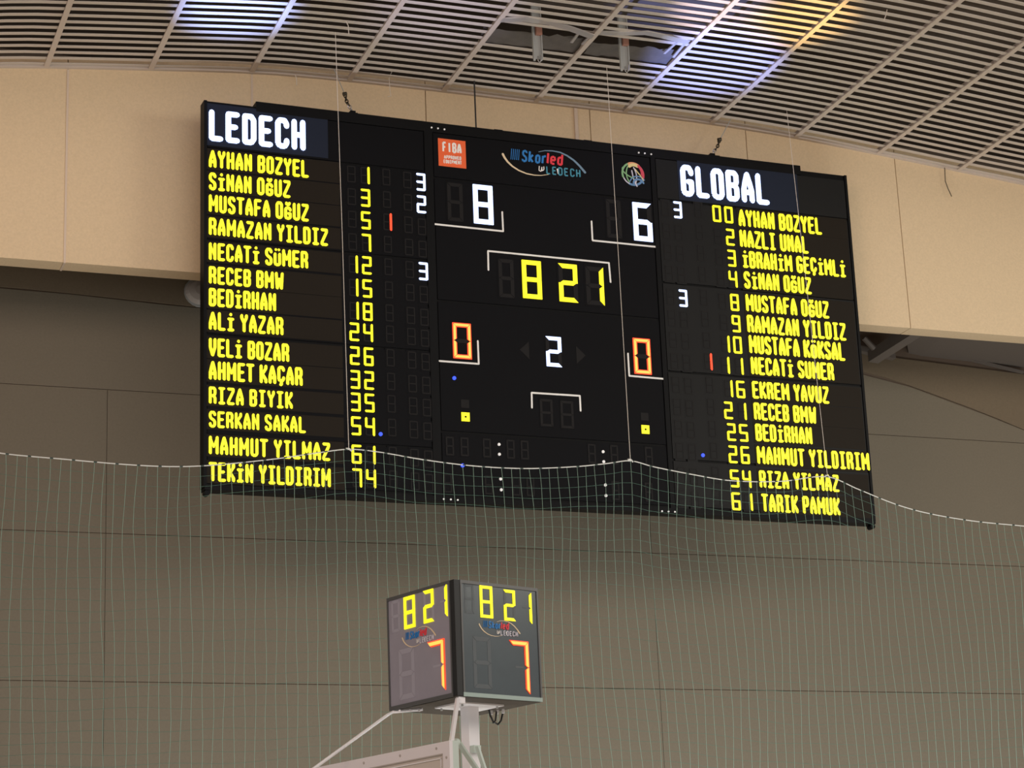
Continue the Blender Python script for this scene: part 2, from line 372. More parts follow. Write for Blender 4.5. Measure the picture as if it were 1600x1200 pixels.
G['c'] = squash(G['C'], 18, 4.6)+[[(5.2,4),(5.2,.8),(4,.4)]]              # C with cedilla
WID = {'M': 12.0, 'W': 12.0, ' ': 4.2}
LOW = {  # lower case of the maker's wordmark
'k': [[(2,2),(2,18)],[(7.5,13),(3,8),(8,2)]], 'o': [[(3.4,2),(6.6,2),(8,3.8),(8,11.2),(6.6,13),(3.4,13),(2,11.2),(2,3.8),(3.4,2)]],
'r': [[(2,2),(2,13)],[(2,10.5),(4,13),(7,13)]], 'l': [[(2,2),(2,18)]], 'e': [[(2,7.6),(8,7.6),(8,11.2),(6.6,13),(3.4,13),(2,11.2),(2,3.8),(3.4,2),(7.6,2)]],
'd': [[(8,2),(8,18)],[(8,13),(3.4,13),(2,11.2),(2,3.8),(3.4,2),(8,2)]], 'S': G['S']}
def advance(ch, tab=G): return WID.get(ch, 10 if ch not in ('l',) or tab is G else 4) + 1.4
def write(face, text, u0, u1, v0, v1, th, w0, w1, mat_, parent, name='letter', joined=False, tab=G, shear=0, caps=6):
    """letters between u0..u1, baseline v0, cap height to v1; each letter its own object unless joined"""
    tot = sum(advance(c, tab) for c in text)-1.4; sx = (u1-u0)/tot; sy = (v1-v0)/20; x = u0; allm = MB()
    for ch in text:
        if ch != ' ':
            mb = allm if joined else MB()
            for l in tab[ch]:
                pts = [(x+px*sx+shear*py*sy, v0+py*sy) for px, py in l]
                face.stroke(pts, th, w0, w1, mb, caps)
            if not joined: mb.build(name, mat_, parent)
        x += advance(ch, tab)*sx
    if joined: return allm.build(name, mat_, parent)

# ---------------------------------------------------------------- seven-segment digits
SEG = {'0': 'abcdef', '1': 'bc', '2': 'abged', '3': 'abgcd', '4': 'fgbc', '5': 'afgcd', '6': 'afgedc', '7': 'abc', '8': 'abcdefg', '9': 'abcdfg', ' ': ''}
def seg_poly(s, u0, v0, w, h, t, gap):
    u1, v1 = u0+w, v0+h; vm = v0+h/2; g = gap
    if s == 'a': return [(u0+g, v1), (u1-g, v1), (u1-t-g*.4, v1-t), (u0+t+g*.4, v1-t)]
    if s == 'd': return [(u0+g, v0), (u0+t+g*.4, v0+t), (u1-t-g*.4, v0+t), (u1-g, v0)]
    if s == 'g': return [(u0+g+t*.3, vm), (u0+t, vm+t/2), (u1-t, vm+t/2), (u1-g-t*.3, vm), (u1-t, vm-t/2), (u0+t, vm-t/2)]
    if s == 'f': return [(u0, v1-g), (u0+t, v1-t-g), (u0+t, vm+t/2+g), (u0+t*.3, vm+g), (u0, vm+g)]
    if s == 'b': return [(u1, v1-g), (u1, vm+g), (u1-t*.3, vm+g), (u1-t, vm+t/2+g), (u1-t, v1-t-g)]
    if s == 'e': return [(u0, v0+g), (u0, vm-g), (u0+t*.3, vm-g), (u0+t, vm-t/2-g), (u0+t, v0+t+g)]
    if s == 'c': return [(u1, v0+g), (u1-t, v0+t+g), (u1-t, vm-t/2-g), (u1-t*.3, vm-g), (u1, vm-g)]
def seg_line(s, u0, v0, w, h, t):
    a, b, c, d, m_ = u0+t/2, u0+w-t/2, v0+t/2, v0+h-t/2, v0+h/2
    return {'a': [(a, d), (b, d)], 'd': [(a, c), (b, c)], 'g': [(a, m_), (b, m_)], 'f': [(a, d), (a, m_)], 'b': [(b, d), (b, m_)],
            'e': [(a, m_), (a, c)], 'c': [(b, m_), (b, c)]}[s]
def digit(face, ch, u0, v0, w, h, t, lit, root, big=False, unlit='unlit', core=None, w0=.0, plate='face'):
    mb = MB(); tu = t*.55
    for s in 'abcdefg':
        if big: 
            if s not in SEG[ch]: face.slab(seg_poly(s, u0, v0, w, h, t, t*.08), w0, w0+.004, mb)
        elif s not in SEG[ch]: face.stroke(seg_line(s, u0, v0, w, h, t), tu, w0, w0+.003, mb, 0)
    # the digit's own dark mounting plate carries the unlit segments
    pl = MB(); face.rect(u0-t*.4, v0-t*.4, u0+w+t*.4, v0+h+t*.4, w0-.006, w0+.0012, pl)
    dg = pl.build('digit', plate, root)
    if mb.v: mb.build('unlit_segments', unlit, dg, kind='stuff')
    for s in SEG[ch]:
        if big: sm = face.slab(seg_poly(s, u0, v0, w, h, t, t*.03), w0, w0+.010)
        else: sm = face.stroke(seg_line(s, u0, v0, w, h, t), t, w0, w0+.010)
        if core:
            cp = seg_poly(s, u0+t*.22, v0+t*.22, w-t*.44, h-t*.44, t*.56, t*.1)
            n0 = len(sm.f); sm.f = sm.f
            o = sm.build('segment', lit, dg)
            c2 = face.slab(cp, w0+.009, w0+.014); off = Vector(parent_world(dg))
            me = o.data; me.materials.append(M[core]); bm = bmesh.new(); bm.from_mesh(me)
            vs = [bm.verts.new(tuple(Vector(v)-off)) for v in c2.v]
            for f in c2.f: bm.faces.new([vs[i] for i in f]).material_index = 1
            bm.to_mesh(me); bm.free()
        else: sm.build('segment', lit, dg)
    return dg

# ---------------------------------------------------------------- scoreboard
a_, t_ = .02975, .00847
ex = Vector((math.cos(a_), math.sin(a_), 0)); ey = Vector((-math.sin(a_), math.cos(a_), 0))
ez = (Matrix.Rotation(a_, 3, 'Z') @ Vector((0, -math.sin(t_), math.cos(t_)))); nn = ex.cross(ez)   # towards the hall
O = Vector((4.58856, 21.0, 6.98419)); BW, BH = 7.735, 4.176
if nn.y > 0: nn = -nn
BF = Face(O, ex, ez, nn)
sb = tag(empty('scoreboard', O+ex*(BW/2)), 'big black electronic basketball scoreboard hanging in front of the beige fascia, rosters in yellow', 'scoreboard')
T = .17
BF.rect(0, 0, BW, BH, -T, -.014).build('housing', 'frame', sb)
u1_, v1_ = BF.uv(400, 157); u2_, _ = BF.uv(1250, 258)
BF.rect(u1_, BH-.06, u2_, BH+.055, -T+.01, .004).build('top_rail', 'frame', sb)
BF.rect(0, -.03, BW, .03, -T+.01, .004).build('bottom_rail', 'frame', sb)
def U(px, py): return BF.uv(px, py)[0]
def V(px, py): return BF.uv(px, py)[1]
ul1, uc0, uc1, ur0 = U(670, 500), U(684, 500), U(1036, 600), U(1044, 600)
rows_l = [V(319, 231), V(319, 374), V(317, 522), V(316, 679)]
rows_r = [V(1038, 312), V(1037, 441), V(1047, 580), V(1051, 718)]
def modules(ua, ub, cuts, m_):
    vs = [BH-.055]+cuts+[.045]
    for i in range(len(vs)-1):
        BF.rect(ua+.008, vs[i+1]+.014, ub-.008, vs[i]-.014, -.02, 0).build('display_panel', m_, sb)
modules(.02, ul1, rows_l, 'face'); modules(ur0, BW-.03, rows_r, 'face_w')
modules(uc0, uc1, [V(675, 277), V(683, 469), V(690, 674)], 'face')
BF.rect(ul1+.004, .03, uc0-.004, BH-.03, -.02, .006).build('pillar', 'frame', sb)
BF.rect(uc1+.004, .03, ur0-.004, BH-.03, -.02, .006).build('pillar', 'frame', sb)
BF.rect(-.012, .0, .02, BH, -T+.02, .008).build('side_rail', 'frame', sb); BF.rect(BW-.03, .0, BW+.0, BH, -T+.02, .008).build('side_rail', 'frame', sb)

# team names
def header(txt, TL, BL, R1, th, width_px):
    u0, v1 = BF.uv(*TL); _, v0 = BF.uv(*BL); ue = BF.uv(*R1)[0]
    md = BF.rect(u0-.03, v0-.05, BF.uv(*width_px)[0], v1+.07, 0, .003).build('name_display', 'matrix_b', sb)
    sy = (v1-v0)/20*20/(20-4+th*0)  # strokes run 2..18
    h = (v1-v0); s_ = h/(16+th); wd = ue-u0
    write2(txt, u0, ue, v0, v1, th, md, 'white')
def write2(txt, u0, u1, v0, v1, tu, parent, m_):
    """fit the inked box exactly: strokes run 2..18 vertically and 2..8 horizontally, thickness tu cell units"""
    s = (v1-v0)/(16+tu); th = s*tu
    tot = sum(advance(c) for c in txt)-1.4-4; sx = (u1-u0-th)/tot
    x = u0+th/2-2*sx; y0 = v0+th/2-2*s
    for ch in txt:
        if ch != ' ':
            mb = MB()
            for l in G[ch]: BF.stroke([(x+px*sx, y0+py*s) for px, py in l], th*(.6 if (ch in 'MN' and l is G[ch][1]) else .97), .003, .013, mb)
            mb.build('letter', m_, parent)
        x += advance(ch)*sx
header('LEDECH', (326, 171), (326, 220), (477, 210), 3.3, (512, 200))
header('GLOBAL', (1061.5, 257), (1062, 306), (1200, 290), 3.2, (1246, 290))

# rosters: name, top and bottom at the left end, right end
L = [('AYHAN BOZYEL', 234.5, 262, 482), ('SiNAN OgUZ', 269.5, 297, 453.5), ('MUSTAFA OgUZ', 304, 331.5, 482), ('RAMAZAN YILDIZ', 340, 367.5, 512),
     ('NECATi SuMER', 379, 406.5, 481), ('RECEB BMW', 416, 443.5, 443), ('BEDiRHAN', 450, 478.5, 431), ('ALi YAZAR', 487, 515.5, 442.5),
     ('VELi BOZAR', 528, 557, 451.5), ('AHMET KAcAR', 564, 593.5, 472.5), ('RIZA BIYIK', 604, 631, 457), ('SERKAN SAKAL', 642, 668, 477.5),
     ('MAHMUT YILMAZ', 681, 710, 515.5), ('TEKiN YILDIRIM', 722, 752, 516.5)]
nd_r = U(531, 300)
for nm, yt, yb, xr in L:
    u0, v1 = BF.uv(326, yt); v0 = V(326, yb); ue = U(xr, yb+10)
    md = BF.rect(u0-.035, v0-.02, nd_r, v1+.02, 0, .003).build('name_display', 'matrix', sb)
    write2(nm, u0, ue, v0, v1, 3.0, md, 'yel')
Rr = [('AYHAN BOZYEL', 1152.5, 327, 353.5, 1284), ('NAZLI UNAL', 1154.5, 359, 386, 1263), ('iBRAHiM GEciMLi', 1158, 391.5, 418, 1321.5), ('SiNAN OgUZ', 1161, 424, 450.5, 1268),
      ('MUSTAFA OgUZ', 1164, 459.5, 486.5, 1295.5), ('RAMAZAN YILDIZ', 1166, 492, 519.5, 1322), ('MUSTAFA KoKSAL', 1169, 523.5, 552, 1320.5), ('NECATi SUMER', 1172, 557.5, 585, 1303.5),
      ('EKREM YAVUZ', 1174, 595.5, 622.5, 1295.5), ('RECEB BMW', 1176.5, 629, 656, 1276), ('BEDiRHAN', 1179, 662, 689, 1269.5), ('MAHMUT YILDIRIM', 1181.5, 697, 725, 1359),
      ('RIZA YILMAZ', 1185, 735, 762, 1311.5), ('TARIK PAMUK', 1188.5, 771.5, 799.5, 1313)]
for nm, xl, yt, yb, xr in Rr:
    u0, v1 = BF.uv(xl, yt); v0 = V(xl, yb); ue = U(xr, (yb+15 if xr-xl > 130 else yb+12))
    md = BF.rect(u0-.02, v0-.02, BW-.05, v1+.02, 0, .003).build('name_display', 'matrix', sb)
    write2(nm, u0, ue, v0, v1, 2.8, md, 'yel')

# roster digits.  right edge of the ones column and the digit size in board units
DW, DH, DT = .106, .200, .024
nl = [' 1', ' 3', ' 5', ' 7', '12', '15', '18', '24', '26', '32', '35', '54', '61', '74']
uo = U(577.3, 275)
vtl = [V(575, y) for y in (261, 296, 331, 366, 401, 437, 473, 506, 543, 580, 615, 652, 696, 733)]
pts_l = {0: '3', 1: '2', 4: '3'}
for i, s in enumerate(nl):
    v0 = vtl[i]-DH-.002
    tens = -.175 if s[0] != '1' else -.150
    digit(BF, s[1], uo-DW, v0, DW, DH, DT, 'yel2', sb)
    digit(BF, s[0], uo-DW+(-.152), v0, DW, DH, DT, 'yel2', sb)
    vv = v0-.012
    digit(BF, '1' if i == 2 else ' ', U(611, 300)-DW*.95, vv+.02, DW*.95, DH, DT, 'red', sb)
    digit(BF, ' ', U(644, 300)-DW, vv+.012, DW, DH, DT, 'white', sb)
    digit(BF, pts_l.get(i, ' '), U(664.8, 300)-DW, vv+.004, DW, DH, DT, 'white', sb)
nr = ['00', ' 2', ' 3', ' 4', ' 8', ' 9', '10', '11', '16', '21', '25', '26', '54', '61']
uo = (U(1144.5, 335)+U(1181, 785))/2-.022
vtr = [V(1140, y) for y in (321.5, 356, 388.5, 421, 457, 490, 523, 556, 592, 626, 659.5, 694, 731.5, 767)]
pts_r = {0: '3', 4: '3'}
for i, s in enumerate(nr):
    v0 = vtr[i]-DH-.016
    digit(BF, s[1], uo-DW, v0, DW, DH, DT, 'yel2', sb, plate='face_w')
    digit(BF, s[0], uo-DW-.152-(.02 if s in ('11', '21') else 0), v0, DW, DH, DT, 'yel2', sb, plate='face_w')
    ub = (U(1112.5, 565))
    digit(BF, '1' if i == 7 else ' ', ub-DW*.95, v0+.026, DW*.95, DH, DT, 'red', sb, plate='face_w')
    ub = U(1065, 330)
    digit(BF, pts_r.get(i, ' '), ub-DW, v0-.006, DW, DH, DT, 'white', sb, plate='face_w')
    digit(BF, ' ', ub-DW-.152, v0-.000, DW, DH, DT, 'white', sb, plate='face_w')

# middle section
def bigdigit(ch, TL, BR, tpx, lit, core=None, unlit='unlit', face=BF, root=sb, w0=.001):
    ua, va = face.uv(*TL); ub, vb = face.uv(*BR)
    k = (face.uv(TL[0]+10, TL[1])[0]-ua)/10
    return digit(face, ch, ua, vb, ub-ua, va-vb, tpx*k, lit, root, True, unlit, core, w0)
bigdigit('8', (738.2, 288), (771, 352), 7.2, 'white'); bigdigit(' ', (698, 285), (724, 347), 5.5, 'white')
bigdigit('6', (987.5, 316), (1020, 378.5), 7.2, 'white'); bigdigit(' ', (946, 311), (972, 373), 5.5, 'white')
bigdigit('8', (814.5, 406), (847, 468.3), 6.6, 'yel2'); bigdigit('2', (871.5, 411.5), (903.5, 473.5), 6.6, 'yel2')
bigdigit('1', (914, 415.8), (944.6, 478), 6.6, 'yel2'); bigdigit(' ', (778, 404), (804, 466), 5.5, 'yel2')
bigdigit('0', (706.3, 504), (737, 562), 6.3, 'red', 'redc'); bigdigit('0', (988, 528), (1018, 586), 6.3, 'red', 'redc')
bigdigit('2', (852, 525.5), (878, 574), 5.2, 'white')
bigdigit(' ', (843, 623), (864.5, 667), 3.6, 'white'); bigdigit(' ', (875, 626), (897, 670), 3.6, 'white')
for px in (696, 719, 754, 791, 813, 918, 953, 1007): bigdigit(' ', (px, 682+(px-696)*.052), (px+13.5, 712+(px-696)*.055), 2.4, 'white')
for px in (693, 757, 800, 822, 955, 1007): bigdigit(' ', (px, 740+(px-696)*.045), (px+13.5, 770+(px-696)*.045), 2.2, 'white')
for (px, py, s) in ((820, 547, 1), (907, 555, -1)):
    u, v = BF.uv(px, py); BF.slab([(u-.06*s, v), (u+.05*s, v+.1), (u+.05*s, v-.1)], 0, .003).build('possession_arrow', 'unlit', sb)
def mark(pts):
    q = [BF.uv(*p) for p in pts]
    # keep strips square to the board
    BF.stroke(q, .019, 0, .005).build('marking_line', 'line', sb)
mark([(679, 350.3), (786, 361.5), (784.5, 331.5)]); mark([(924, 346), (925.6, 375.8), (1026, 386)])
mark([(763, 422), (762.3, 392.3), (951.2, 411), (953.8, 441)]); mark([(686.5, 564.2), (747.8, 568.7), (746.4, 533)])
mark([(981, 552.5), (983, 587.3), (1039.5, 592.3)]); mark([(831, 637.2), (830.5, 613.8), (905.8, 618.6), (907, 642)])
for px, py in ((727.2, 651.5), (1008.3, 671.2)):
    u, v = BF.uv(px, py)
    BF.rect(u-.046, v-.048, u+.046, v+.048, 0, .008).build('foul_light', 'yel2', sb)
    BF.rect(u-.01, v-.01, u+.01, v+.01, .007, .010).build('foul_light_screw', 'face', sb)
    BF.rect(u-.046, v+.1, u+.046, v+.19, 0, .003).build('foul_light', 'unlit', sb)
for px, py in ((709.5, 591), (722.5, 727.5), (594.5, 678.5), (1098, 711.5)):
    u, v = BF.uv(px, py); MB().disc(BF.P(u, v, .0), nn, .021, .012, 10).build('indicator_light', 'blue', sb)
for px, py in ((779.5, 694.6), (780, 710), (782, 748.6), (783, 765.5), (942, 706), (943, 721.6), (945.6, 758), (946.5, 774.5)):
    u, v = BF.uv(px, py); MB().disc(BF.P(u, v, .0), nn, .0165, .01, 12).build('colon_dot', 'bolt', sb)
for px, py in ((693, 780), (704, 780.6), (714.8, 781.5), (1034, 799), (1044, 799.5), (1054, 800), (674, 199.7), (684, 201), (694, 202.6), (997.5, 239), (1007, 240), (1017, 241.4)):
    u, v = BF.uv(px, py); MB().disc(BF.P(u, v, .0), nn, .010, .012, 8).build('bolt', 'bolt', sb)
for px, py in ((316, 766), (1371, 820)):
    u, v = BF.uv(px, py); MB().disc(BF.P(max(.03, min(BW-.03, u)), -.055, -.10), nn, .03, .09, 10).build('hanger_foot', 'frame', sb)
for px, py in ((553, 173), (1120, 241), (780, 203), (920, 219)):
    u, v = BF.uv(px, py); BF.rect(u-.05, BH+.05, u+.05, BH+.072, -.14, -.02).build('hanging_lug', 'frame', sb)

# stickers and logos
def sticker():
    c = [BF.uv(*p) for p in ((684, 216), (727, 220.5), (728.5, 263), (685.5, 259.5))]
    ua, ub = (c[0][0]+c[3][0])/2, (c[1][0]+c[2][0])/2; vt, vb = (c[0][1]+c[1][1])/2, (c[2][1]+c[3][1])/2
    st = BF.rect(ua, vb, ub, vt, 0, .003).build('sticker', 'orange', sb, label='square orange sticker with white lettering')
    W, H = ub-ua, vt-vb; tot = W
    GP = dict(G); GP['I'] = [[(5, 2), (5, 18)]]
    write(BF, 'FIBA', ua+W*.15, ua+W*.84, vb+H*.50, vb+H*.90, W*.064, .003, .0045, 'stick_w', st, 'lettering', True, GP, caps=0)
    write(BF, 'APPROVED', ua+W*.20, ua+W*.82, vb+H*.27, vb+H*.41, W*.024, .003, .0045, 'stick_w', st, 'lettering', True, caps=0)
    write(BF, 'EQUIPMENT', ua+W*.18, ua+W*.83, vb+H*.11, vb+H*.25, W*.024, .003, .0045, 'stick_w', st, 'lettering', True, caps=0)
sticker()
G['Q'] = G['Q']
def logo(face, u0, v1, s, root, ghost=1):
    """s = size of one logo unit; the mark is 128 units wide and 41 high"""
    def q(x, y): return (u0+x*s, v1-y*s)
    k = s
    base = face.stroke([q(*p) for p in ((0, 14), (2.5, 19), (7, 25), (14, 31), (24, 36.5), (36, 40), (48, 41), (58, 40.3), (70, 37.5))], 3.6*k, .001, .003, None, 6, .7*k).build('logo', 'lgold', root)
    face.stroke([q(*p) for p in ((56, 4), (66, 1), (78, 0), (90, 1), (101, 5), (111, 11), (120, 19), (128, 28))], .8*k, .001, .003, None, 6, 3.6*k).build('swoosh', 'lgrey' if ghost else 'lgold', base)
    mb = MB()
    for i in range(5): x = 14+i*2.9; face.stroke([q(x, 4), q(x-1.8, 20.5)], .95*k, .001, .003, mb, 0)
    mb.build('stripes', 'lblue', base)
    def wr(t, xa, xb, yb, yt, th, m_, sh, tab=LOW): write(face, t, u0+xa*s, u0+xb*s, v1-yb*s, v1-yt*s, th*s, .001, .003, m_, base, 'lettering', True, tab, sh, 0)
    wr('Skor', 28, 68, 23, 3, 3.0, 'lblue', .12); wr('led', 67, 93, 22, 2.5, 3.2, 'lred', .12)
    wr('LEDECH', 66, 121, 37.5, 24, 2.0, 'lteal' if ghost else 'ew', 0, G)
    face.stroke([q(56, 26), q(55.5, 33), q(58, 34), q(60, 27), q(59.5, 33), q(62.5, 31), q(63, 26)], 1.2*k, .003, .004, None, 0).stroke if 0 else None
    face.stroke([q(56, 26), q(55.3, 33), q(58.5, 34), q(60, 27), q(60, 33), q(63, 31), q(63, 26)], 1.3*k, .003, .004, None, 0).build('monogram', 'stick_w', base)
    face.stroke([q(84, 27), q(85, 31), q(86, 35)], 2.2*k, .003, .004, None, 0, 3.0*k).build('white_half', 'stick_w', base)  # white printed half inside the D
    return base
ua, va = BF.uv(785.6, 241.0); ub = U(914, 270); s_ = (ub-ua)/128
logo(BF, ua, va+14*s_, s_, sb)
# round emblem: a ball of coloured curves
cu_, cv_ = BF.uv(989, 272.3); Rr_ = abs(U(1006.5, 274)-cu_)
em = MB(); 
def arc(cx, cy, rx, ry, a0, a1, n=14, rot=0):
    out = []
    for i in range(n+1):
        t = math.radians(a0+(a1-a0)*i/n); x, y = rx*math.cos(t), ry*math.sin(t); r_ = math.radians(rot)
        out.append((cu_+Rr_*(cx+x*math.cos(r_)-y*math.sin(r_)), cv_+Rr_*(cy+x*math.sin(r_)+y*math.cos(r_))))
    return out
em = BF.stroke(arc(0, 0, .95, .95, 100, 200), Rr_*.16, 0, .003).build('emblem', 'eg', sb, label='round emblem of coloured curved lines')
BF.stroke(arc(0, 0, .9, .9, 55, 110), Rr_*.28, .001, .003).build('curve', 'eo', em)
BF.stroke(arc(0, 0, .9, .9, -15, 55), Rr_*.22, .001, .0034).build('curve', 'er', em)
BF.stroke(arc(0, 0, .92, .92, 245, 330), Rr_*.18, .001, .003).build('curve', 'eb', em)
BF.stroke(arc(0, 0, .93, .93, 205, 245), Rr_*.10, .001, .003).build('curve', 'ew', em)
BF.stroke(arc(.1, .1, .62, .72, 60, 130), Rr_*.26, .001, .0036).build('curve', 'ey', em)
BF.stroke(arc(.1, .1, .7, .8, -5, 55), Rr_*.2, .001, .0036).build('curve', 'er', em)
BF.stroke(arc(-.05, 0, .55, .85, 120, 235), Rr_*.10, .001, .0038).build('curve', 'eg', em)
BF.stroke(arc(-.2, .1, .8, .35, 165, 300, rot=-25), Rr_*.10, .001, .0038).build('curve', 'eg', em)
BF.stroke(arc(-.5, -.2, .8, 1.1, -35, 45), Rr_*.09, .001, .004).build('curve', 'ew', em)
BF.stroke([(cu_-.1*Rr_, cv_+.3*Rr_), (cu_, cv_-.35*Rr_), (cu_+.3*Rr_, cv_-1.02*Rr_)], Rr_*.10, .001, .0042).build('curve', 'ew', em)
BF.stroke(arc(.4, -.9, .75, .75, 40, 160), Rr_*.10, .001, .0042).build('curve', 'eb', em)
BF.stroke(arc(.45, -.75, .45, .35, 10, 200), Rr_*.16, .001, .0044).build('curve', 'eb', em)
BF.stroke([(cu_+.2*Rr_, cv_+.45*Rr_), (cu_+.6*Rr_, cv_), (cu_+.9*Rr_, cv_-.45*Rr_)], Rr_*.09, .001, .0045).build('curve', 'ey', em)

# suspension of the scoreboard
def hang(pxb, pxt, lab, bend):
    p0 = BF.P(U(*pxb), BH+.076, -.08); p1 = onY(pxt[0], pxt[1], p0.y); p1 = onZ(pxt[0], pxt[1], arch(p1.x)-.0)
    r = tag(empty('hanging_chain', p0), lab, 'chain', 'chains holding up the scoreboard')
    d = p1-p0; n = 7; q = [p0+d*(i/16)*1.0+Vector((bend*math.sin(i*1.1), 0, 0)) for i in range(n+1)]
    for i in range(n):
        a, b = q[i], q[i+1]; e = (b-a); L_ = e.length*.72; e.normalize(); mid = (a+b)/2
        sd = (Vector((1, 0, 0)) if i % 2 else Vector((.3, 1, 0))).cross(e).normalized()
        pts = [mid+e*(L_*math.cos(t))+sd*(.016*math.sin(t)) for t in [2*math.pi*k/10 for k in range(10)]]
        MB().tube(pts, .0065, 5, True).build('link', 'chrome' if i in (1, 2) else 'chain', r)
    MB().disc(q[n]-Vector((.02, 0, 0)), (1, 0, .3), .022, .04, 8).build('shackle', 'chain', r)
    MB().tube([q[n], p1], .005, 5).build('wire', 'galv', r)
    MB().box((p0.x-.03, p0.y-.03, p0.z-.0), (p0.x+.03, p0.y+.03, p0.z+.03)).build('anchor_plate', 'frame', r)
hang((554, 172), (522, 108), 'short steel chain and wire holding up the left part of the scoreboard', .006)
hang((1117, 240), (1142, 186), 'short steel chain and wire holding up the right part of the scoreboard', -.008)
p0 = BF.P(U(748, 200), BH+.05, -.08); p1 = Vector((p0.x, p0.y, arch(p0.x)))
tag(MB().tube([p0, p1], .009, 6).build('power_cable', 'dwire'), 'straight black cable running from the ceiling to the scoreboard top', 'cable')
c0 = onY(898, 166, YF); c1 = onY(901, 204, YF)
tag(MB().box((c0.x-.02, YF-.025, c1.z-.25), (c0.x+.02, YF, arch(c0.x)-.02)).build('cable_duct', 'light_trim'), 'narrow pale cable duct on the fascia behind the scoreboard top', 'duct')
def wire(pts, r, m_, lab): tag(MB().tube(pts, r, 5).build('loose_wire', m_), lab, 'wire', 'loose wires under the ceiling')
def wz(*pp): return [onY(x, y, Y) for x, y, Y in pp]
wire(wz((461, 117, 21.44), (463, 122, 21.44), (463.5, 133, 21.44)), .005, 'wire', 'tiny loose wire end hanging below the ceiling edge left of the scoreboard chain')
wire(wz((613, 110, 21.3), (608, 122, 21.3), (609, 140, 21.3), (611, 150, 21.3), (606, 151, 21.3)), .004, 'wire', 'thin hooked loose wire dangling above the left section of the scoreboard')
wire(wz((1476, 262, 21.44), (1477, 283, 21.44), (1481, 294, 21.44), (1487, 307, 21.44)), .006, 'seam', 'dark loose wire dangling on the fascia at the far right')
q8 = onZ(1386, 15, arch(onZ(1386, 15, 11.7).x)+.01); q9 = onZ(540, 32, 11.825); wire([q9]+wz((544, 40, q9.y), (545, 53, q9.y)), .005, 'wire', 'short pale wire end poking through the slats above the left cord')
wire([q8]+wz((1384, 24, q8.y), (1381, 32, q8.y)), .005, 'wire', 'short pale wire end poking through the slats at upper right')
wire(wz((741, 137, 21.3), (741, 148, 21.3)), .005, 'wire', 'stub of pale wire beside the black cable at the ceiling edge')

# round cover on the back wall, half hidden by the board
pc = onY(312, 456, YW-.03)
lp = tag(empty('wall_lamp', pc), 'round pale cover low under the fascia, half hidden by the scoreboard left edge', 'lamp')
mb = MB(); n = 20
for rr, dd in ((.165, 0), (.165, .04), (.13, .08), (.06, .10)):
    for k in range(n): t = 2*math.pi*k/n; mb.v.append((pc.x+rr*math.cos(t), pc.y+.03-dd, pc.z+rr*.9*math.sin(t)))
for j in range(3):
    for k in range(n): k2 = (k+1) % n; mb.f.append((j*n+k, j*n+k2, (j+1)*n+k2, (j+1)*n+k))
mb.f.append(tuple(3*n+k for k in range(n))); mb.f.append(tuple(range(n-1, -1, -1)))
mb.build('cover', 'lamp', lp)
MB().disc((pc.x, pc.y+.03, pc.z), (0, -1, 0), .175, .02, 20).build('rim', 'galv', lp)

# ---------------------------------------------------------------- safety net
YN = 20.32
NT = [(-260, 690), (-130, 688), (-30, 700), (0, 708), (100, 717.5), (200, 726), (270, 729), (330, 727), (430, 717), (500, 707), (545, 702), (590, 706), (660, 718), (740, 728), (820, 732), (900, 729), (950, 724), (985, 720), (1020, 729), (1080, 741), (1142, 751), (1220, 752), (1293, 745), (1340, 764), (1400, 788), (1450, 802), (1520, 814), (1600, 822), (1640, 826), (1720, 822), (1800, 800)]
NTW = [(onY(x, y, YN).x, onY(x, y, YN).z) for x, y in NT]
def ntop(x): return lerp_curve(NTW, x)
net = tag(empty('safety_net', (9, YN, 0)), 'green square-mesh safety net on a sagging pale rope across the hall', 'net')
mesh_ = .1035; nx0 = NTW[0][0]; NX = int((NTW[-1][0]-nx0)/mesh_)
ZB = 2.6
zavg = sum(ntop(nx0+i*mesh_) for i in range(NX+1))/(NX+1)
LOWC = [(0, 0.0), (3.0, -.05), (5.4, .03), (7.6, .07), (9.0, .0), (11, -.12), (14, -.02)]
def nz(x, row):
    top = ntop(x); t = min(1, row*mesh_/1.5)
    low = zavg+lerp_curve(LOWC, x)
    return top*(1-t)+low*t-row*mesh_+.012*math.sin(x*5+row*.9)*min(1, row/4)
def nx(x, row, i): return x+.008*math.sin(row*.55+i*1.7)+.02*math.sin(x*1.1+row*.12)*min(1, row/6)
def ny(x, row): return YN+.06*math.sin(x*2.1+row*.16)*min(1, row/6)
NR = int((zavg-ZB)/mesh_)
vert = MB(); hor = MB()
for i in range(NX+1):
    x = nx0+i*mesh_; pts = [(nx(x, r_, i), ny(x, r_), nz(x, r_)) for r_ in [0, 1, 2]+list(range(4, NR+1, 2))]
    vert.tube(pts, .0026, 3)
for r_ in range(1, NR+1):
    pts = [(nx(nx0+i*mesh_, r_, i), ny(nx0+i*mesh_, r_), nz(nx0+i*mesh_, r_)) for i in range(0, NX+1)]
    hor.tube(pts, .0019, 3)
vert.build('netting_uprights', 'net', net, kind='stuff', label='pale green upright cords of the net')
hor.build('netting_rows', 'net_d', net, kind='stuff', label='dark green cross cords of the net')
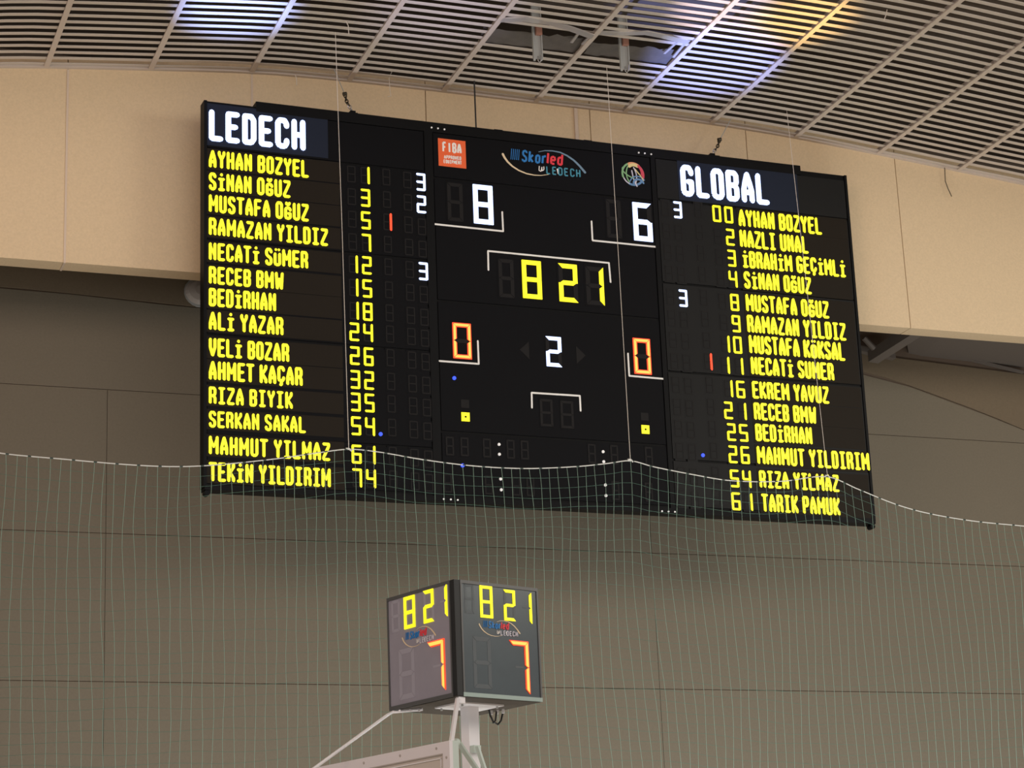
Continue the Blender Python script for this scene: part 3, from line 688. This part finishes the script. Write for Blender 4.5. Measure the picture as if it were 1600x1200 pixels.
# top rope, pale with dark lashing turns
pts = [(nx0+i*mesh_/2, YN, ntop(nx0+i*mesh_/2)) for i in range(2*NX+1)]
MB().tube(pts, .006, 5).build('top_rope', 'rope', net)
mb = MB()
for i in range(2, 2*NX-2, 4):
    p = Vector(pts[i]); q = Vector(pts[i+1]); mb.tube([p, p*.4+q*.6], .0082, 5)
mb.build('rope_lashing', 'rope_d', net, kind='stuff')
for (px, py, tx, ty) in ((545, 703, 524, 50), (985, 720, 948, 105), (1293, 745, 1229, 170)):
    b = onY(px, py, YN); t = onZ(tx, ty, 11.8)
    MB().tube([b, (b.x*.5+t.x*.5+.004, b.y*.5+t.y*.5, b.z*.5+t.z*.5), t], .0032, 4).build('suspension_cord', 'wire', net)
    MB().tube([b+Vector((-.03, 0, .01)), b+Vector((0, 0, .015)), b+Vector((.03, 0, -.01))], .010, 5).build('knot', 'rope', net)

# ---------------------------------------------------------------- shot clock
B0 = Vector((5.47697, 16.0, 4.15177)); HH = .91697; ang = .3265816; WA, WBb = .89797, .84566
dB = Vector((math.cos(ang), math.sin(ang), 0)); dA = Vector((-math.sin(ang), math.cos(ang), 0)); Z = Vector((0, 0, 1))
ctr = B0+dA*(WA/2)+dB*(WBb/2)
sc = tag(empty('shot_clock', ctr), 'box-shaped shot clock on the white mast, game time in yellow above a red seven', 'shot clock')
e = .02
MB().obox(B0+dA*e+dB*e+Z*.02, dA*(WA-2*e), dB*(WBb-2*e), Z*(HH-.04)).build('casing', 'sc_bot', sc)
MB().obox(B0, dA*WA, dB*WBb, Z*.02).build('bottom_plate', 'sc_bot', sc)
MB().obox(B0+Z*(HH-.02), dA*WA, dB*WBb, Z*.02).build('top_plate', 'sc_fr', sc)
FL = Face(B0+dA*WA, -dA, Z, -dB); FR = Face(B0, dB, Z, -dA)
def clock_face(F_, W, cover, frame_, edge, post_left):
    root = sc
    c0_, c1_ = (.055, 0) if post_left else (0, .05)
    F_.rect(c0_+.012, .03, W-c1_-.012, HH-.025, -.02, .0).build('front_cover', cover, root)
    F_.rect(c0_, .0, W-c1_, .032, -.02, .008).build('frame_rail', edge, root)
    F_.rect(c0_, HH-.026, W-c1_, HH, -.02, .008).build('frame_rail', frame_, root)
    F_.rect(c0_, .032, c0_+.016, HH-.026, -.02, .008).build('frame_rail', frame_, root)
    F_.rect(W-c1_-.016, .032, W-c1_, HH-.026, -.02, .008).build('frame_rail', edge if 0 else frame_, root)
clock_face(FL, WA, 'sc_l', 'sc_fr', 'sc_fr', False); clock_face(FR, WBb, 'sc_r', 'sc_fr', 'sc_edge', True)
MB().obox(B0-dB*.004-dA*.004+Z*.004, dA*.05, dB*.055, Z*(HH-.006)).build('corner_post', 'blk', sc)
# plain rear faces
FBk = Face(B0+dB*WBb, dA, Z, dB); FBl = Face(B0+dA*WA+dB*WBb, -dB, Z, dA)
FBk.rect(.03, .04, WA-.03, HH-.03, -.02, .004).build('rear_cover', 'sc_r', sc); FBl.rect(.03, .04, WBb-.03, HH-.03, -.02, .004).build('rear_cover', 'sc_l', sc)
def cdig(F_, ch, TL, BR, tk, lit, core=None, un=None):
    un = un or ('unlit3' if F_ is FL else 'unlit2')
    ua, va = F_.uv(*TL); ub, vb = F_.uv(*BR); return digit_c(F_, ch, ua, vb, ub-ua, va-vb, tk, lit, core, un)
def digit_c(F_, ch, u, v, w, h, t, lit, core, un):
    mb = MB()
    for s in 'abcdefg':
        if s not in SEG[ch]: F_.slab(seg_poly(s, u, v, w, h, t, t*.08), .0, .0016, mb)
    if ch == ' ': return mb.build('digit', un, sc, kind='stuff')
    first = None
    pl = F_.rect(u+t*1.4, v+h*.5-t*.2, u+w-t*1.4, v+h*.5+t*.2, 0, .0012).build('digit', un, sc) if ch in '017' else mb.build('digit', un, sc, kind='stuff') if mb.v else F_.rect(u+w*.4, v+h*.3, u+w*.6, v+h*.32, 0, .0012).build('digit', un, sc)
    for s in SEG[ch]:
        sm = F_.slab(seg_poly(s, u, v, w, h, t, t*.04), 0, .008)
        o = sm.build('segment', lit, pl)
        if core:
            c2 = F_.slab(seg_poly(s, u+t*.2, v+t*.2, w-t*.4, h-t*.4, t*.6, t*.1), .007, .011)
            off = Vector(parent_world(pl)); me = o.data; me.materials.append(M[core]); bm = bmesh.new(); bm.from_mesh(me)
            vs = [bm.verts.new(tuple(Vector(q)-off)) for q in c2.v]
            for f in c2.f: bm.faces.new([vs[i] for i in f]).material_index = 1
            bm.to_mesh(me); bm.free()
TK = .024
cdig(FL, '8', (631.3, 934), (649.4, 979.2), TK*1.15, 'yel2'); cdig(FL, '2', (661.6, 924), (678.6, 970.4), TK*1.15, 'yel2')
cdig(FL, '1', (683, 917), (699.7, 963), TK*1.1, 'yel2'); cdig(FL, ' ', (611.5, 940), (625.5, 986), TK, 'yel2')
cdig(FL, '7', (668.5, 1004), (697, 1078), TK*1.85, 'red', 'redc'); cdig(FL, ' ', (623, 1016), (649, 1089), TK*1.7, 'red')
cdig(FR, '8', (748.8, 914.5), (770, 966.5), TK*.95, 'yel2'); cdig(FR, '2', (786, 921), (805.5, 971), TK*.95, 'yel2')
cdig(FR, '1', (811, 924.5), (831.2, 975), TK*.9, 'yel2'); cdig(FR, ' ', (724.5, 912), (741, 959.5), TK*.8, 'yel2')
cdig(FR, '7', (795, 1000), (828.2, 1085), TK*1.65, 'red', 'redc'); cdig(FR, ' ', (738, 994), (769, 1077), TK*1.4, 'red')
ua, va = FL.uv(629, 997); ub = FL.uv(681, 988)[0]; s_ = (ub-ua)/128; logo(FL, ua, va+14*s_, s_, sc, 0)
ua, va = FR.uv(748.5, 975); ub = FR.uv(812, 990)[0]; s_ = (ub-ua)/128; logo(FR, ua, va+14*s_, s_, sc, 0)
# cables under the casing
def under(px, py, dz=0): return onZ(px, py, B0.z+dz)
MB().tube([under(764, 1108), onY(766, 1118, 16.7), onY(771, 1128, 16.7), onY(778, 1132, 16.72), onY(783, 1126, 16.75), onY(786, 1112, 16.78), under(785, 1108)], .008, 6).build('cable_loop', 'blk', sc)
MB().tube([under(776, 1109), onY(775, 1118, 16.7), onY(774, 1126, 16.7), onY(770, 1130, 16.7)], .007, 6).build('cable_loop', 'blk', sc)
for px in (768, 777, 786):
    p = under(px, 1110-(px-768)*.12); MB().disc(p+Vector((0, 0, -.035)), Z, .012, .036, 8).build('cable_gland', 'mast', sc)

# ---------------------------------------------------------------- basketball stand: mast, braces, backboard
bs = tag(empty('basketball_stand', (ctr.x, ctr.y, 0)), 'white steel basketball stand with mast, braces and framed backboard below the shot clock', 'basketball stand')
mc = onY(733.5, 1108, 16.52); mw = .052
mx_ = Vector((mc.x, mc.y, 0))
MB().obox(mx_-dA*mw-dB*mw+Z*.0, dA*(2*mw), dB*(2*mw), Z*(B0.z-.012)).build('mast', 'mast', bs)
ps, pw = .17, .22
MB().obox(Vector((mc.x, mc.y, B0.z-.012))-dA*ps-dB*pw, dA*(2*ps), dB*(2*pw), Z*.012).build('mounting_plate', 'mast', bs)
MB().box((ctr.x-.5, ctr.y-.8, 0), (ctr.x+.7, ctr.y+.8, .35)).build('base', 'mast2', bs)
for sa, sb2 in ((-.8, -.8), (.8, -.8), (.8, .8), (-.8, .8)):
    p = Vector((mc.x, mc.y, B0.z-.03))+dA*(ps*sa)+dB*(pw*sb2); MB().disc(p, Z, .01, .018, 8).build('bolt', 'galv', bs)
# backboard: right top corner seen at (702,1157)
C = onY(702, 1157, 15.42); BBW, BBH, BT = 1.8, 1.05, .05
BBF = Face(C, dA, -Z, -dB)   # u runs away to the left, v runs down
def bb(u0, v0, u1, v1, w0, w1): return BBF.rect(u0, v0, u1, v1, w0, w1)
fr = bb(0, 0, BBW, .085, -.03, .0).build('frame_rail', 'mast2', bs); bb(0, BBH-.085, BBW, BBH, -.03, 0).build('frame_rail', 'mast2', bs)
bb(0, .085, .085, BBH-.085, -.03, 0).build('frame_rail', 'mast2', bs); bb(BBW-.085, .085, BBW, BBH-.085, -.03, 0).build('frame_rail', 'mast2', bs)
bb(.0, -.002, .06, BBH, -.085, -.03).build('side_channel', 'greenish', bs); bb(.06, 0, BBW, .05, -.085, -.03).build('top_channel', 'mast2', bs)
bb(.085, .085, BBW-.085, BBH-.085, -.022, -.012).build('backboard_pane', 'pad', bs)
for (a_1, a_2) in ((.085, .094), (.115, .122)):
    bb(a_1, a_1, BBW-a_1, a_2, -.012, -.002).build('border_line', 'lamp' if a_1 < .1 else 'mast', bs); bb(a_1, a_1, a_2, BBH-a_1, -.012, -.002).build('border_line', 'lamp' if a_1 < .1 else 'mast', bs)
for u, v in ((.04, .12), (.16, .04), (.62, .04), (1.1, .04), (.04, .5)):
    MB().disc(BBF.P(u, v, 0), -dB, .011, .004, 8).build('bolt', 'lamp', bs)
# braces from the shot clock to the backboard corners
pA = B0-Z*.012+dA*.03+dB*.02; pB = BBF.P(.03, 0, -.04)
MB().obox(pB-dA*.012-dB*.012, dA*.024, dB*.03, pA-pB).build('brace', 'mast', bs)
MB().obox(pA-dA*.02-Z*.04, dA*.04, dB*.06, Z*.05).build('brace_bracket', 'mast', bs)
q0 = onZ(660, 1108.5, B0.z-.012); q1 = onZ(614, 1112.5, B0.z-.012)
dirp = onY(490, 1200, 16.0); q2 = BBF.P(BBW-.1, 0, -.04)
MB().tube([q0, q1, (q1+onY(598, 1121, q1.y-.05))/2, onY(490, 1201, q1.y-.35), onY(380, 1282, q1.y-.65)], .013, 6).build('brace', 'mast', bs)
for px in (624.5, 641, 655): p = onZ(px, 1113.0-(px-624)*.04, B0.z-.03); MB().disc(p, Z, .009, .02, 8).build('bolt', 'mast', bs)
# linkage bars between the mast and the backboard
def bar(a, b, wd=.03, name='link_bar', m_='greenish'):
    a, b = Vector(a), Vector(b); d_ = (b-a).normalized(); s1 = dA*wd; MB().obox(a-s1/2, s1, dB*.02, b-a).build(name, m_, bs)
a1 = onY(715, 1160, 15.95); b1 = onY(752, 1215, 16.25); bar(a1, b1, .055, m_='greenish')
MB().disc(a1+Vector((0, -.01, 0)), -dB, .028, .03, 12).build('pivot', 'greenish', bs)
a2 = onY(744, 1166, 16.35); b2 = onY(762, 1222, 16.3); bar(a2, b2, .04, m_='greenish')
MB().obox(onY(741, 1175, 16.4), dB*.07, dA*.05, Z*.055).build('lug', 'greenish', bs)
p = Vector((mc.x, mc.y, 3.1)); bar(p, BBF.P(.9, .9, -.09), .08, 'support_arm', 'mast')
bar(Vector((mc.x, mc.y, 2.5)), BBF.P(.9, 1.0, -.09), .08, 'support_arm', 'mast')
